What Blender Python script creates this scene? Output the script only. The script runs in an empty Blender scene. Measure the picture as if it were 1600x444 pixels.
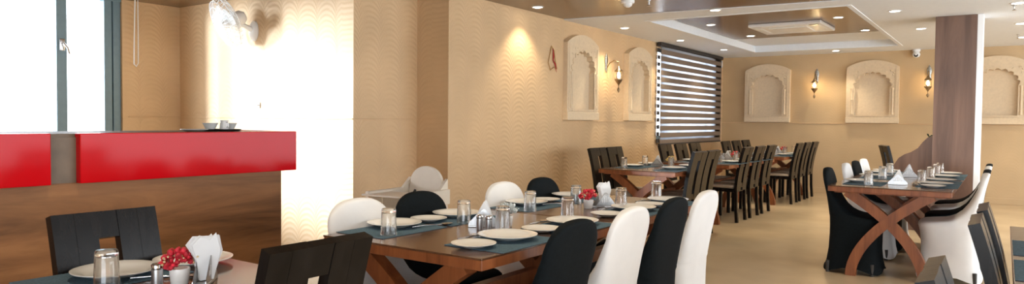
import bpy, bmesh, math, random
from mathutils import Vector, Matrix
random.seed(7)
PI = math.pi
C = bpy.context.scene.collection
S = bpy.context.scene

# ------------------------------------------------------------------ camera
FPX, YAW, PITCH, ROLL, CAMH = 1100.0, math.radians(34.9), math.radians(1.77), math.radians(0.55), 1.27
fw = Vector((-math.sin(YAW) * math.cos(PITCH), math.cos(YAW) * math.cos(PITCH), -math.sin(PITCH)))
rt = Vector((math.cos(YAW), math.sin(YAW), 0)); up = rt.cross(fw)
rt, up = rt * math.cos(ROLL) + up * math.sin(ROLL), up * math.cos(ROLL) - rt * math.sin(ROLL)
CAM = Vector((0, 0, CAMH))
cd = bpy.data.cameras.new('camera'); cd.sensor_width = 36; cd.lens = FPX / 1600 * 36
cd.clip_start = 0.05; cd.clip_end = 200
co = bpy.data.objects.new('camera', cd); C.objects.link(co)
co.matrix_world = Matrix(((rt.x, up.x, -fw.x, CAM.x), (rt.y, up.y, -fw.y, CAM.y), (rt.z, up.z, -fw.z, CAM.z), (0, 0, 0, 1)))
S.camera = co
def onz(x, y, z):                                   # a photo pixel -> the point at height z (table top, ceiling ...)
    d = (x - 800) / FPX * rt - (y - 222) / FPX * up + fw
    return CAM + d * ((z - CAM.z) / d.z)

# ------------------------------------------------------------------ world, light, exposure
w = bpy.data.worlds.new('daylight'); S.world = w; w.use_nodes = True
bg = w.node_tree.nodes['Background']
bg.inputs[0].default_value = (0.86, 0.93, 1.0, 1); bg.inputs[1].default_value = 7.5
S.view_settings.view_transform = 'Standard'; S.view_settings.look = 'None'
S.view_settings.gamma = 1; S.view_settings.use_curve_mapping = False
S.view_settings.exposure = 0.12
sl = bpy.data.lights.new('low_sun', 'SUN'); sl.energy = 11.0; sl.angle = math.radians(12); sl.color = (0.76, 0.89, 1.0)
so = bpy.data.objects.new('low_sun', sl); C.objects.link(so)
so.rotation_euler = Vector((0.60, 0.79, -0.08)).to_track_quat('-Z', 'Y').to_euler()   # hazy low light through the bay window
def portal(name, loc, rot, sx, sy):                 # guides daylight sampling through the glazed openings
    l = bpy.data.lights.new(name, 'AREA'); l.shape = 'RECTANGLE'; l.size = sx; l.size_y = sy; l.cycles.is_portal = True
    o = bpy.data.objects.new(name, l); C.objects.link(o); o.location = loc; o.rotation_euler = rot
portal('facade_portal', (5.1, 7.0, 1.35), (0, PI / 2, 0), 2.1, 11.0)
portal('rear_portal', (1.8, -3.1, 1.35), (PI / 2, 0, PI), 5.6, 2.1)
portal('window_portal', (-7.84, 2.07, 1.5), (0, -PI / 2, 0), 2.1, 3.5)

# ------------------------------------------------------------------ materials
def node_mat(name):
    m = bpy.data.materials.new(name); m.use_nodes = True
    nt = m.node_tree; return m, nt, nt.nodes['Principled BSDF']
def N(nt, t, **kw):
    n = nt.nodes.new(t)
    for k, v in kw.items():
        if k in n.inputs: n.inputs[k].default_value = v
        else: setattr(n, k, v)
    return n
def ramp(nt, fac, stops):
    r = nt.nodes.new('ShaderNodeValToRGB'); e = r.color_ramp.elements
    e[0].position, e[0].color = stops[0][0], (*stops[0][1], 1)
    e[1].position, e[1].color = stops[-1][0], (*stops[-1][1], 1)
    for p, c in stops[1:-1]:
        q = e.new(p); q.color = (*c, 1)
    nt.links.new(fac, r.inputs[0]); return r.outputs[0]
def M(nt, op, a, b=None, c=None):
    n = nt.nodes.new('ShaderNodeMath'); n.operation = op
    for i, v in enumerate((a, b, c)):
        if v is None: continue
        if isinstance(v, (int, float)): n.inputs[i].default_value = v
        else: nt.links.new(v, n.inputs[i])
    return n.outputs[0]
def plain(name, col, rough=0.5, metal=0.0, noise=0.0, scale=20, bump=0.0, coat=0.0, spec=0.5):
    m, nt, p = node_mat(name)
    p.inputs['Roughness'].default_value = rough; p.inputs['Metallic'].default_value = metal
    p.inputs['Coat Weight'].default_value = coat; p.inputs['Specular IOR Level'].default_value = spec
    tc = N(nt, 'ShaderNodeTexCoord'); nz = N(nt, 'ShaderNodeTexNoise', Scale=scale, Detail=3.0)
    nt.links.new(tc.outputs['Object'], nz.inputs['Vector'])
    lo = tuple(c * (1 - noise) for c in col); hi = tuple(min(1, c * (1 + noise)) for c in col)
    nt.links.new(ramp(nt, nz.outputs[0], [(0.3, lo), (0.7, hi)]), p.inputs['Base Color'])
    if bump:
        b = N(nt, 'ShaderNodeBump', Strength=bump, Distance=0.01)
        nt.links.new(nz.outputs[0], b.inputs['Height']); nt.links.new(b.outputs[0], p.inputs['Normal'])
    return m
def wood(name, dark, light, axis='Y', scale=1.0, rough=0.35, stretch=10, coat=0.0, spec=0.5):
    m, nt, p = node_mat(name); p.inputs['Roughness'].default_value = rough
    p.inputs['Coat Weight'].default_value = coat; p.inputs['Coat Roughness'].default_value = 0.12
    p.inputs['Specular IOR Level'].default_value = spec
    tc = N(nt, 'ShaderNodeTexCoord'); mp = N(nt, 'ShaderNodeMapping')
    k = {'X': 0, 'Y': 1, 'Z': 2}[axis]; sc = [stretch * scale] * 3; sc[k] = scale
    mp.inputs['Scale'].default_value = sc
    nt.links.new(tc.outputs['Object'], mp.inputs[0])
    n1 = N(nt, 'ShaderNodeTexNoise', Scale=1.3, Detail=6.0, Roughness=0.62, Distortion=0.6)
    nt.links.new(mp.outputs[0], n1.inputs['Vector'])
    mid = tuple((a + b) / 2 for a, b in zip(dark, light))
    nt.links.new(ramp(nt, n1.outputs[0], [(0.3, dark), (0.5, mid), (0.7, light)]), p.inputs['Base Color'])
    b = N(nt, 'ShaderNodeBump', Strength=0.08, Distance=0.004)
    nt.links.new(n1.outputs[0], b.inputs['Height']); nt.links.new(b.outputs[0], p.inputs['Normal'])
    return m
def plaster(name, col, axis, amp=0.34, colw=0.27):
    # combed plaster: columns of stacked arches pressed into the paint
    m, nt, p = node_mat(name); p.inputs['Roughness'].default_value = 0.55
    g = N(nt, 'ShaderNodeNewGeometry'); s = N(nt, 'ShaderNodeSeparateXYZ'); nt.links.new(g.outputs['Position'], s.inputs[0])
    nz = N(nt, 'ShaderNodeTexNoise', Scale=2.2, Detail=2.0); nt.links.new(g.outputs['Position'], nz.inputs['Vector'])
    f2 = N(nt, 'ShaderNodeTexNoise', Scale=60.0, Detail=2.0); nt.links.new(g.outputs['Position'], f2.inputs['Vector'])
    u = M(nt, 'DIVIDE', s.outputs[{'X': 0, 'Y': 1}[axis]], colw)
    u = M(nt, 'ADD', u, M(nt, 'MULTIPLY', nz.outputs[0], 0.25))
    fl = M(nt, 'FLOOR', u); fr = M(nt, 'SUBTRACT', M(nt, 'SUBTRACT', u, fl), 0.5)
    f2_ = M(nt, 'MULTIPLY', fr, 1.96); sq = M(nt, 'MULTIPLY', M(nt, 'SUBTRACT', 1.0, M(nt, 'SQRT', M(nt, 'SUBTRACT', 1.0, M(nt, 'MULTIPLY', f2_, f2_)))), 0.14)
    v = M(nt, 'ADD', M(nt, 'ADD', s.outputs[2], sq), M(nt, 'MULTIPLY', fl, 0.037))
    v = M(nt, 'ADD', v, M(nt, 'MULTIPLY', nz.outputs[0], 0.06))
    wv = M(nt, 'SINE', M(nt, 'MULTIPLY', v, 2 * PI / 0.052))
    hgt = M(nt, 'ADD', M(nt, 'MULTIPLY', wv, 0.5), M(nt, 'MULTIPLY', f2.outputs[0], 0.5))
    # joint groove between columns
    b = N(nt, 'ShaderNodeBump', Strength=amp, Distance=0.006)
    nt.links.new(hgt, b.inputs['Height']); nt.links.new(b.outputs[0], p.inputs['Normal'])
    lo = tuple(c * 0.93 for c in col); hi = tuple(min(1, c * 1.05) for c in col)
    nt.links.new(ramp(nt, nz.outputs[0], [(0.3, lo), (0.7, hi)]), p.inputs['Base Color'])
    return m
def emit(name, col, strength):
    m, nt, p = node_mat(name)
    p.inputs['Base Color'].default_value = (*col, 1); p.inputs['Emission Color'].default_value = (*col, 1)
    p.inputs['Emission Strength'].default_value = strength
    return m
def glass(name, col=(1, 1, 1), rough=0.0):
    m, nt, p = node_mat(name)
    gl = N(nt, 'ShaderNodeBsdfGlass', Roughness=rough, IOR=1.45); gl.inputs['Color'].default_value = (*col, 1)
    t = N(nt, 'ShaderNodeBsdfTransparent'); x = N(nt, 'ShaderNodeMixShader'); x.inputs[0].default_value = 0.8
    nt.links.new(t.outputs[0], x.inputs[1]); nt.links.new(gl.outputs[0], x.inputs[2])
    nt.links.new(x.outputs[0], nt.nodes['Material Output'].inputs[0]); return m
def pane_mat(name):
    m, nt, p = node_mat(name)
    t = N(nt, 'ShaderNodeBsdfTransparent'); g = N(nt, 'ShaderNodeBsdfGlossy', Roughness=0.02); x = N(nt, 'ShaderNodeMixShader')
    x.inputs[0].default_value = 0.06
    nt.links.new(t.outputs[0], x.inputs[1]); nt.links.new(g.outputs[0], x.inputs[2])
    nt.links.new(x.outputs[0], nt.nodes['Material Output'].inputs[0]); return m
def sheer_mat(name):
    m, nt, p = node_mat(name)
    t = N(nt, 'ShaderNodeBsdfTransparent'); g = N(nt, 'ShaderNodeBsdfTranslucent'); x = N(nt, 'ShaderNodeMixShader')
    g.inputs[0].default_value = (0.42, 0.43, 0.46, 1); x.inputs[0].default_value = 0.92
    nt.links.new(t.outputs[0], x.inputs[1]); nt.links.new(g.outputs[0], x.inputs[2])
    nt.links.new(x.outputs[0], nt.nodes['Material Output'].inputs[0]); return m

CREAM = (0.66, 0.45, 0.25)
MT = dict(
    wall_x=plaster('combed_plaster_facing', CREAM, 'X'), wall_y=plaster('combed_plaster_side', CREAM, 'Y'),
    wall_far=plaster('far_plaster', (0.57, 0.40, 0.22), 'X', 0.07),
    niche=plain('niche_paint', (0.70, 0.55, 0.37), 0.6, noise=0.05, scale=30, bump=0.15),
    floor=plain('beige_floor', (0.60, 0.46, 0.29), 0.25, noise=0.10, scale=1.6),
    white_ceil=plain('white_ceiling_paint', (0.80, 0.83, 0.86), 0.7, noise=0.02),
    wood_ceil=wood('ceiling_veneer', (0.10, 0.052, 0.022), (0.20, 0.11, 0.046), 'X', 0.7, 0.24, 8),
    laminate=wood('counter_laminate', (0.085, 0.036, 0.013), (0.36, 0.165, 0.064), 'Y', 0.55, 0.40, 9, spec=0.2),
    column=wood('column_veneer', (0.085, 0.045, 0.030), (0.19, 0.105, 0.070), 'Z', 0.5, 0.42, 12),
    top=wood('table_top_wood', (0.060, 0.026, 0.013), (0.150, 0.070, 0.034), 'Y', 1.2, 0.24, 14, coat=0.3),
    leg=wood('table_leg_wood', (0.15, 0.042, 0.014), (0.33, 0.11, 0.037), 'Z', 1.5, 0.36, 8),
    dark=wood('dark_chair_wood', (0.004, 0.0036, 0.0034), (0.013, 0.011, 0.010), 'Z', 1.5, 0.25, 14, spec=0.28),
    cushion=plain('seat_fabric', (0.52, 0.44, 0.34), 0.9, noise=0.06, bump=0.1),
    black=plain('black_stretch_fabric', (0.004, 0.0065, 0.008), 0.75, noise=0.2, scale=60, bump=0.03, spec=0.12),
    white=plain('white_stretch_fabric', (0.80, 0.79, 0.77), 0.75, noise=0.03, scale=8, bump=0.25),
    foot=plain('chair_foot', (0.03, 0.025, 0.02), 0.5),
    red=plain('red_gloss_laminate', (0.56, 0.002, 0.006), 0.10, noise=0.03, scale=2, spec=0.14),
    recess=plain('recess_veneer', (0.16, 0.115, 0.075), 0.5, noise=0.25, scale=8),
    alu=plain('grey_window_frame', (0.15, 0.24, 0.29), 0.4, noise=0.05),
    porcelain=plain('porcelain', (0.82, 0.80, 0.76), 0.12, noise=0.0),
    mat=plain('teal_placemat', (0.070, 0.130, 0.175), 0.9, noise=0.25, scale=140, bump=0.4),
    steel=plain('steel', (0.62, 0.62, 0.62), 0.22, 1.0, noise=0.05),
    steel_b=plain('brushed_steel', (0.55, 0.55, 0.55), 0.38, 1.0, noise=0.08, scale=90),
    paper=plain('napkin_paper', (0.86, 0.86, 0.85), 0.8, noise=0.02, bump=0.1),
    flower=plain('red_blossom', (0.62, 0.02, 0.04), 0.6, noise=0.5, scale=60),
    flower_c=plain('cream_blossom', (0.75, 0.58, 0.32), 0.6, noise=0.3, scale=60),
    flower_w=plain('grey_white_blossom', (0.52, 0.56, 0.55), 0.6, noise=0.4, scale=60),
    flower_y=plain('yellow_blossom', (0.72, 0.50, 0.14), 0.6, noise=0.3, scale=60),
    plastic=plain('white_plastic', (0.84, 0.84, 0.83), 0.35, noise=0.01),
    cream_plastic=plain('cream_plastic', (0.82, 0.74, 0.62), 0.4, noise=0.02),
    tray=plain('black_tray', (0.02, 0.02, 0.02), 0.35),
    slat=plain('brown_blind_fabric', (0.20, 0.145, 0.105), 0.8, noise=0.12, scale=70),
    slat_dark=plain('dark_blind_fabric', (0.035, 0.028, 0.024), 0.8, noise=0.1),
    sheer=sheer_mat('white_sheer_fabric'), pane=pane_mat('window_glass'), glass=glass('clear_glass'),
    bronze=plain('antique_bronze', (0.34, 0.25, 0.15), 0.35, 1.0, noise=0.3, scale=60, bump=0.3),
    pewter=plain('antique_pewter', (0.42, 0.42, 0.40), 0.35, 1.0, noise=0.3, scale=60, bump=0.4),
    bulb=emit('warm_bulb', (1.0, 0.78, 0.42), 30.0), downlight=emit('downlight_lens', (1.0, 0.93, 0.80), 14.0),
    lantern_glass=pane_mat('lantern_glass'), black_plastic=plain('black_plastic', (0.02, 0.02, 0.02), 0.4),
    leaf=plain('dark_leaf', (0.02, 0.04, 0.02), 0.5), cord=plain('white_cord', (0.85, 0.83, 0.80), 0.6),
    orn_red=plain('red_thread', (0.45, 0.03, 0.03), 0.7), orn_gold=plain('gold_thread', (0.50, 0.30, 0.12), 0.6),
    lam_white=plain('white_laminate', (0.86, 0.87, 0.88), 0.35),
)

# ------------------------------------------------------------------ mesh helpers
def obj(name, bm, mat, parent=None, smooth=None, loc=None, rot=None):
    me = bpy.data.meshes.new(name)
    bmesh.ops.recalc_face_normals(bm, faces=bm.faces)
    bm.to_mesh(me); bm.free()
    if smooth:
        me.polygons.foreach_set('use_smooth', [True] * len(me.polygons)); me.set_sharp_from_angle(angle=math.radians(smooth))
    me.materials.append(MT[mat])
    o = bpy.data.objects.new(name, me); C.objects.link(o)
    if parent: o.parent = parent
    if loc: o.location = loc
    if rot: o.rotation_euler = rot
    return o
def B(): return bmesh.new()
def box(bm, a, b, bev=0.0):
    x0, y0, z0 = a; x1, y1, z1 = b
    v = [bm.verts.new(p) for p in ((x0, y0, z0), (x1, y0, z0), (x1, y1, z0), (x0, y1, z0), (x0, y0, z1), (x1, y0, z1), (x1, y1, z1), (x0, y1, z1))]
    fs = [bm.faces.new([v[i] for i in f]) for f in ((0, 3, 2, 1), (4, 5, 6, 7), (0, 1, 5, 4), (1, 2, 6, 5), (2, 3, 7, 6), (3, 0, 4, 7))]
    if bev:
        es = {e for f in fs for e in f.edges}
        bmesh.ops.bevel(bm, geom=list(es), offset=bev, segments=2, affect='EDGES', profile=0.5)
    return bm
def bx(a, b, bev=0.0): return box(B(), a, b, bev)
def lathe(bm, prof, n=24, loc=(0, 0, 0), m=None):
    rings = []
    for r, z in prof:
        if r < 1e-6: rings.append([bm.verts.new((loc[0], loc[1], loc[2] + z))])
        else: rings.append([bm.verts.new((loc[0] + r * math.cos(2 * PI * i / n), loc[1] + r * math.sin(2 * PI * i / n), loc[2] + z)) for i in range(n)])
    for a, b in zip(rings, rings[1:]):
        for i in range(n):
            j = (i + 1) % n
            if len(a) == 1 and len(b) == 1: continue
            if len(a) == 1: bm.faces.new((a[0], b[j], b[i]))
            elif len(b) == 1: bm.faces.new((a[i], a[j], b[0]))
            else: bm.faces.new((a[i], a[j], b[j], b[i]))
    if m is not None:
        vs = [v for r in rings for v in r]; bmesh.ops.transform(bm, matrix=m, verts=vs)
    return bm
def tube(bm, pts, r, n=8, closed=False):
    pts = [Vector(p) for p in pts]; rings = []; k = len(pts); prev = None
    for i, p in enumerate(pts):
        if closed: d = (pts[(i + 1) % k] - pts[i - 1]).normalized()
        else: d = (pts[min(i + 1, k - 1)] - pts[max(i - 1, 0)]).normalized()
        if prev is None: a = d.orthogonal().normalized()
        else: a = (prev - d * prev.dot(d)).normalized()
        prev = a; b = d.cross(a); rr = r[i] if isinstance(r, (list, tuple)) else r
        rings.append([bm.verts.new(p + (a * math.cos(2 * PI * q / n) + b * math.sin(2 * PI * q / n)) * rr) for q in range(n)])
    for i in range(k if closed else k - 1):
        a, b = rings[i], rings[(i + 1) % k]
        for q in range(n): bm.faces.new((a[q], a[(q + 1) % n], b[(q + 1) % n], b[q]))
    if not closed: bm.faces.new(rings[0][::-1]); bm.faces.new(rings[-1])
    return bm
def prism(bm, poly, axis, a, b):                     # polygon in the two other axes, extruded along axis from a to b
    def P(u, v, t): return {'X': (t, u, v), 'Y': (u, t, v), 'Z': (u, v, t)}[axis]
    r0 = [bm.verts.new(P(u, v, a)) for u, v in poly]; r1 = [bm.verts.new(P(u, v, b)) for u, v in poly]
    bm.faces.new(r0[::-1]); bm.faces.new(r1)
    for i in range(len(poly)):
        j = (i + 1) % len(poly); bm.faces.new((r0[i], r0[j], r1[j], r1[i]))
    return bm
def ribbon(bm, pts, half, axis, a, b):               # a curved board: centre line in two axes, half width, extruded along axis
    L, Rr = [], []
    for i, (u, v) in enumerate(pts):
        p0 = pts[max(i - 1, 0)]; p1 = pts[min(i + 1, len(pts) - 1)]
        du, dv = p1[0] - p0[0], p1[1] - p0[1]; l = math.hypot(du, dv); nx, ny = -dv / l, du / l
        L.append((u + nx * half, v + ny * half)); Rr.append((u - nx * half, v - ny * half))
    def P(q, t): return {'X': (t, q[0], q[1]), 'Y': (q[0], t, q[1]), 'Z': (q[0], q[1], t)}[axis]
    g = [[bm.verts.new(P(s[i], t)) for s, t in ((L, a), (Rr, a), (Rr, b), (L, b))] for i in range(len(pts))]
    for x, y in zip(g, g[1:]):
        for k in range(4): bm.faces.new((x[k], x[(k + 1) % 4], y[(k + 1) % 4], y[k]))
    bm.faces.new(g[0]); bm.faces.new(g[-1][::-1]); return bm
def ring(bm, inner, outer, y0, y1):                  # frame between two matching closed outlines (x,z), from depth y0 to y1
    n = len(inner)
    v = [[bm.verts.new((p[0], y, p[1])) for p in l] for l, y in ((inner, y0), (outer, y0), (inner, y1), (outer, y1))]
    for i in range(n):
        j = (i + 1) % n
        bm.faces.new((v[0][i], v[0][j], v[1][j], v[1][i])); bm.faces.new((v[2][i], v[3][i], v[3][j], v[2][j]))
        bm.faces.new((v[0][i], v[2][i], v[2][j], v[0][j])); bm.faces.new((v[1][i], v[1][j], v[3][j], v[3][i]))
    return bm
def tag(o, label, cat, group=None):
    o['label'] = label; o['category'] = cat
    if group: o['group'] = group
    return o
def thing(name, label, cat, loc=(0, 0, 0), rz=0, group=None):
    o = bpy.data.objects.new(name, None); C.objects.link(o); o.empty_display_size = 0.1
    o.location = loc; o.rotation_euler = (0, 0, rz); return tag(o, label, cat, group)
def struct(o):
    o['kind'] = 'structure'; return o
def copy_tree(o, loc, rz, label, group=None):
    c = o.copy(); C.objects.link(c); c.location = loc; c.rotation_euler = (0, 0, rz); c['label'] = label
    if group: c['group'] = group
    for ch in o.children:
        d = ch.copy(); C.objects.link(d); d.parent = c
        for g in ch.children:
            e = g.copy(); C.objects.link(e); e.parent = d
    return c
class Proto:                                         # first use moves the original, later uses copy it
    def __init__(s, make): s.make = make; s.o = None
    def put(s, loc, rz, label, group=None):
        if s.o is None:
            s.o = s.make(); s.o.location = loc; s.o.rotation_euler = (0, 0, rz); s.o['label'] = label
            if group: s.o['group'] = group
            return s.o
        return copy_tree(s.o, loc, rz, label, group)

# ------------------------------------------------------------------ the room
ZC = 2.53
XL, YF = -4.53, 13.68
XS, YS = -4.92, 5.35           # stepped wall beside the bay
YW, XW = 4.49, -7.82           # bay: wall facing the camera, window wall
XR, YB = 5.0, -3.0
struct(obj('floor', bx((XW - .2, YB - .2, -.1), (XR, YF + .2, 0)), 'floor'))
# left wall with the blind's window opening
wy0, wy1, wz0, wz1 = 10.5, 13.0, 0.98, 2.45
bm = B()
box(bm, (XL - .2, YS, 0), (XL, wy0, ZC + .2)); box(bm, (XL - .2, wy1, 0), (XL, YF, ZC + .2))
box(bm, (XL - .2, wy0, 0), (XL, wy1, wz0)); box(bm, (XL - .2, wy0, wz1), (XL, wy1, ZC + .2))
struct(obj('wall_left', bm, 'wall_y'))
struct(obj('wall_left_panel', bx((XL, YS, 0), (XL + .025, 7.56, ZC)), 'wall_y'))
bm = B(); box(bm, (XS, YS, 0), (XL - .2, YS + .15, ZC + .2)); struct(obj('wall_step', bm, 'wall_x'))
struct(obj('wall_step_side', bx((XS - .15, YW, 0), (XS, YS + .15, ZC + .2)), 'wall_y'))
struct(obj('wall_bay', bx((XW, YW, 0), (XS - .15, YW + .15, ZC + .2)), 'wall_x'))
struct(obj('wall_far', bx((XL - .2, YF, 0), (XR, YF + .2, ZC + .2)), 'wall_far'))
bm = B()                                              # wall behind the camera, glazed on the right
box(bm, (XW - .2, YB - .2, 0), (-1.0, YB, ZC + .2)); box(bm, (4.6, YB - .2, 0), (XR + .2, YB, ZC + .2))
box(bm, (-1.0, YB - .2, 0), (4.6, YB, .3)); box(bm, (-1.0, YB - .2, 2.4), (4.6, YB, ZC + .2))
struct(obj('wall_back', bm, 'wall_x'))
bm = B()                                              # window wall of the bay
box(bm, (XW - .2, 3.84, 0), (XW, YW + .15, ZC + .2)); box(bm, (XW - .2, YB, 0), (XW, 0.0, ZC + .2))
box(bm, (XW - .2, 0.0, 0), (XW, 3.84, .45)); box(bm, (XW - .2, 0.0, 2.56), (XW, 3.84, ZC + .2))
struct(obj('wall_window', bm, 'wall_y'))
bm = B()                                              # glazed right side: sill, lintel and ends
box(bm, (XR, YB, 0), (XR + .2, 1.5, ZC + .2)); box(bm, (XR, 12.5, 0), (XR + .2, YF + .2, ZC + .2))
box(bm, (XR, 1.5, 0), (XR + .2, 12.5, .3)); box(bm, (XR, 1.5, 2.4), (XR + .2, 12.5, ZC + .2))
struct(obj('wall_right', bm, 'wall_y'))
# dado lines
for i, (a, b) in enumerate((((XL, 7.57, 1.262), (XL + .012, 10.5, 1.274)), ((XL, 13.4, 1.262), (XL + .012, YF, 1.274)), ((XL, YF - .012, 1.262), (XR, YF, 1.274)),
                            ((XW, YW - .012, 1.262), (XS, YW, 1.274)), ((XS, YW, 1.262), (XS + .012, YS, 1.274)), ((XW, 3.9, 1.262), (XW + .012, YW, 1.274)))):
    struct(obj('trim_%d' % (i + 1), bx(a, b, .004), 'wall_y' if i in (0, 1, 4, 5) else 'wall_x'))
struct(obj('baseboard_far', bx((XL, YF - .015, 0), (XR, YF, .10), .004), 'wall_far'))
# ceilings: veneered over the bar and dining aisle, white with a tray beyond
bm = B(); prism(bm, [(XW - .2, YB - .2), (XR, YB - .2), (XR, 8.36), (XL - .2, 7.55), (XS - .2, 7.55), (XW - .2, 7.55)], 'Z', ZC, ZC + .1)
struct(obj('ceiling_veneer', bm, 'wood_ceil'))
tx0, tx1, ty0, ty1, TZ = -3.66, -1.40, 8.22, 12.78, 2.63
bm = B()
prism(bm, [(XL - .2, 7.55), (XR, 8.36), (XR, ty0 + .6), (tx1, ty0), (tx0, ty0), (XL - .2, ty0)], 'Z', ZC - .006, ZC + .1)
prism(bm, [(tx1, ty0), (XR, ty0 + .6), (XR, YF), (tx1, YF)], 'Z', ZC - .006, ZC + .1)
box(bm, (XL - .2, ty0, ZC - .006), (tx0, YF, ZC + .1)); box(bm, (tx0, ty1, ZC - .006), (tx1, YF, ZC + .1))
struct(obj('ceiling', bm, 'white_ceil'))
struct(obj('ceiling_tray', bx((tx0 - .1, ty0 - .1, TZ), (tx1 + .1, ty1 + .1, TZ + .06)), 'white_ceil'))
struct(obj('ceiling_tray_veneer', bx((tx0 + .05, ty0 + .12, TZ - .012), (tx1 - .05, 11.5, TZ)), 'wood_ceil'))
bm = B(); t = .05
for a, b in (((tx0 - t, ty0 - t), (tx0 + .005, ty1 + t)), ((tx1 - .005, ty0 - t), (tx1 + t, ty1 + t)), ((tx0 + .005, ty0 - t), (tx1 - .005, ty0 + .005)), ((tx0 + .005, ty1 - .005), (tx1 - .005, ty1 + t))):
    box(bm, (*a, ZC - .012), (*b, ZC + .012), .003)
struct(obj('trim_7', bm, 'white_ceil'))

# bay window
win = struct(bpy.data.objects.new('window_1', None)); C.objects.link(win); win.location = (XW - .06, 0, 0)
bm = B(); box(bm, (-.05, 3.66, .45), (.05, 3.74, 2.56), .006); box(bm, (-.03, 3.76, .45), (.03, 3.84, 2.56), .006)
obj('frame', bm, 'alu', win)
bm = bx((-.04, 3.74, .45), (.0, 3.77, 2.56)); obj('frame_gap', bm, 'alu', win)
obj('mullion', bx((-.05, 3.2, .45), (.05, 3.3, 2.56), .006), 'alu', win)
obj('frame_bottom', bx((-.05, 0.0, .45), (.05, 3.84, .52), .006), 'alu', win)
obj('frame_top', bx((-.05, 0.0, 2.5), (.05, 3.84, 2.56), .006), 'alu', win)
for a, b in ((0.0, 3.2), (3.3, 3.66)): obj('pane', bx((-.008, a, .52), (-.002, b, 2.5)), 'pane', win)
bm = B(); box(bm, (.05, 3.225, 1.93), (.065, 3.275, 2.05), .004); tube(bm, [(.06, 3.25, 2.0), (.10, 3.25, 2.0), (.105, 3.28, 1.96), (.10, 3.30, 1.90)], .011)
obj('handle', bm, 'steel', win, 40)
# window behind the striped blind
win = struct(bpy.data.objects.new('window_2', None)); C.objects.link(win); win.location = (XL - .1, 0, 0)
bm = B()
box(bm, (-.04, wy0, wz0), (.04, wy1, wz0 + .06)); box(bm, (-.04, wy0, wz1 - .06), (.04, wy1, wz1))
box(bm, (-.04, wy0, wz0), (.04, wy0 + .06, wz1)); box(bm, (-.04, wy1 - .06, wz0), (.04, wy1, wz1))
obj('frame', bm, 'alu', win)
for y in (11.05, 12.35): obj('mullion', bx((-.03, y, wz0), (.03, y + .06, wz1)), 'alu', win)
for a, b in ((10.56, 11.05), (11.11, 12.35), (12.41, 12.94)): obj('pane', bx((-.004, a, wz0 + .06), (.004, b, wz1 - .06)), 'pane', win)

# column with its low curved partition
col = thing('column', 'square column clad in dark brown wood veneer behind the aisle table', 'column', (-.475, 9.8, 0))
obj('veneer_cladding', bx((-.205, -.21, 0), (.205, .21, ZC - .006), .003), 'column', col)
obj('side_panel', bx((.205, -.205, 0), (.262, .21, ZC - .006), .003), 'lam_white', col)
pts = [(-1.50, 0), (-.68, 0), (-.68, 1.13), (-.73, 1.115), (-.78, 1.06), (-.83, .985), (-.90, .935), (-.97, .905), (-1.03, .86), (-1.07, .79), (-1.12, .72), (-1.3, .68), (-1.5, .66)]
pt = obj('partition_screen', prism(B(), pts, 'Y', 9.64, 9.72), 'column')
tag(pt, 'low wood veneer partition with wavy top edge joined to the column', 'partition')
lf = B()
for k in range(7):
    a = k * 2.1; tip = Vector((.05 * math.cos(a), .03 * math.sin(a), .015 + .012 * (k % 3)))
    tube(lf, [(0, 0, 0), tip * .5 + Vector((0, 0, .012)), tip], [.004, .009, .001], 6)
tag(obj('leaf_sprig', lf, 'leaf', loc=(-.72, 9.68, 1.118), smooth=60), 'small dark leafy sprig on top of the wavy partition', 'sprig')

# ------------------------------------------------------------------ bar counter
CX = -3.9
cnt = thing('bar_counter', 'bar counter with glossy red fascia panels over brown wood laminate', 'counter', (CX, 0, 0))
obj('front_panel', bx((-.10, -1.5, 0), (-.05, 2.97, .94)), 'laminate', cnt)
obj('end_panel', bx((-.72, 2.93, 0), (-.10, 2.97, .94)), 'laminate', cnt)
obj('recess_panel', bx((-.11, -1.5, .925), (-.045, 3.0, 1.16)), 'recess', cnt)
obj('red_panel', bx((-.06, 1.70, .922), (0, 3.055, 1.182), .004), 'red', cnt)
obj('red_panel', bx((-.06, .10, .922), (0, 1.565, 1.182), .004), 'red', cnt)
obj('red_panel', bx((-.75, 3.0, .922), (-.06, 3.055, 1.182), .004), 'red', cnt)
obj('countertop', bx((-.76, -1.5, 1.15), (-.062, 3.0, 1.178), .003), 'recess', cnt)
bt = obj('serving_tray', lathe(B(), [(0, .0), (.115, 0), (.135, .012), (.131, .014), (.113, .006), (0, .005)], 28), 'tray', loc=(CX - .40, 2.75, 1.179), smooth=40)
tag(bt, 'round black serving tray on the bar counter', 'tray')
bowl = [(0, .004), (.025, .0), (.028, .004), (.048, .045), (.052, .047), (.047, .043), (.025, .012), (0, .010)]
for k, (dx, dy) in enumerate(((-.01, -.068), (.0, .066))):
    o = obj('bowl', lathe(B(), bowl, 24), 'porcelain', loc=(CX - .40 + dx, 2.75 + dy, 1.186), smooth=40)
    tag(o, ('white bowl on the left of the black tray on the counter', 'white bowl on the right of the black tray on the counter')[k], 'bowl', 'bowls on the counter tray')
jug = thing('creamer', 'small white creamer between the two bowls on the counter tray', 'jug', (CX - .35, 2.745, 1.186))
obj('body', lathe(B(), [(0, 0), (.026, 0), (.03, .02), (.024, .05), (.028, .066), (.024, .064), (.02, .05), (.024, .02), (0, .006)], 20), 'porcelain', jug, 40)
obj('handle', tube(B(), [(.026, 0, .052), (.045, 0, .05), (.046, 0, .025), (.028, 0, .02)], .004), 'porcelain', jug, 40)
o = obj('saucer', lathe(B(), [(0, 0), (.05, 0), (.085, .012), (.083, .015), (.05, .004), (0, .004)], 24), 'porcelain', loc=(CX - .36, 2.54, 1.179), smooth=40)
tag(o, 'white saucer beside the black tray on the bar counter', 'saucer')

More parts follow.
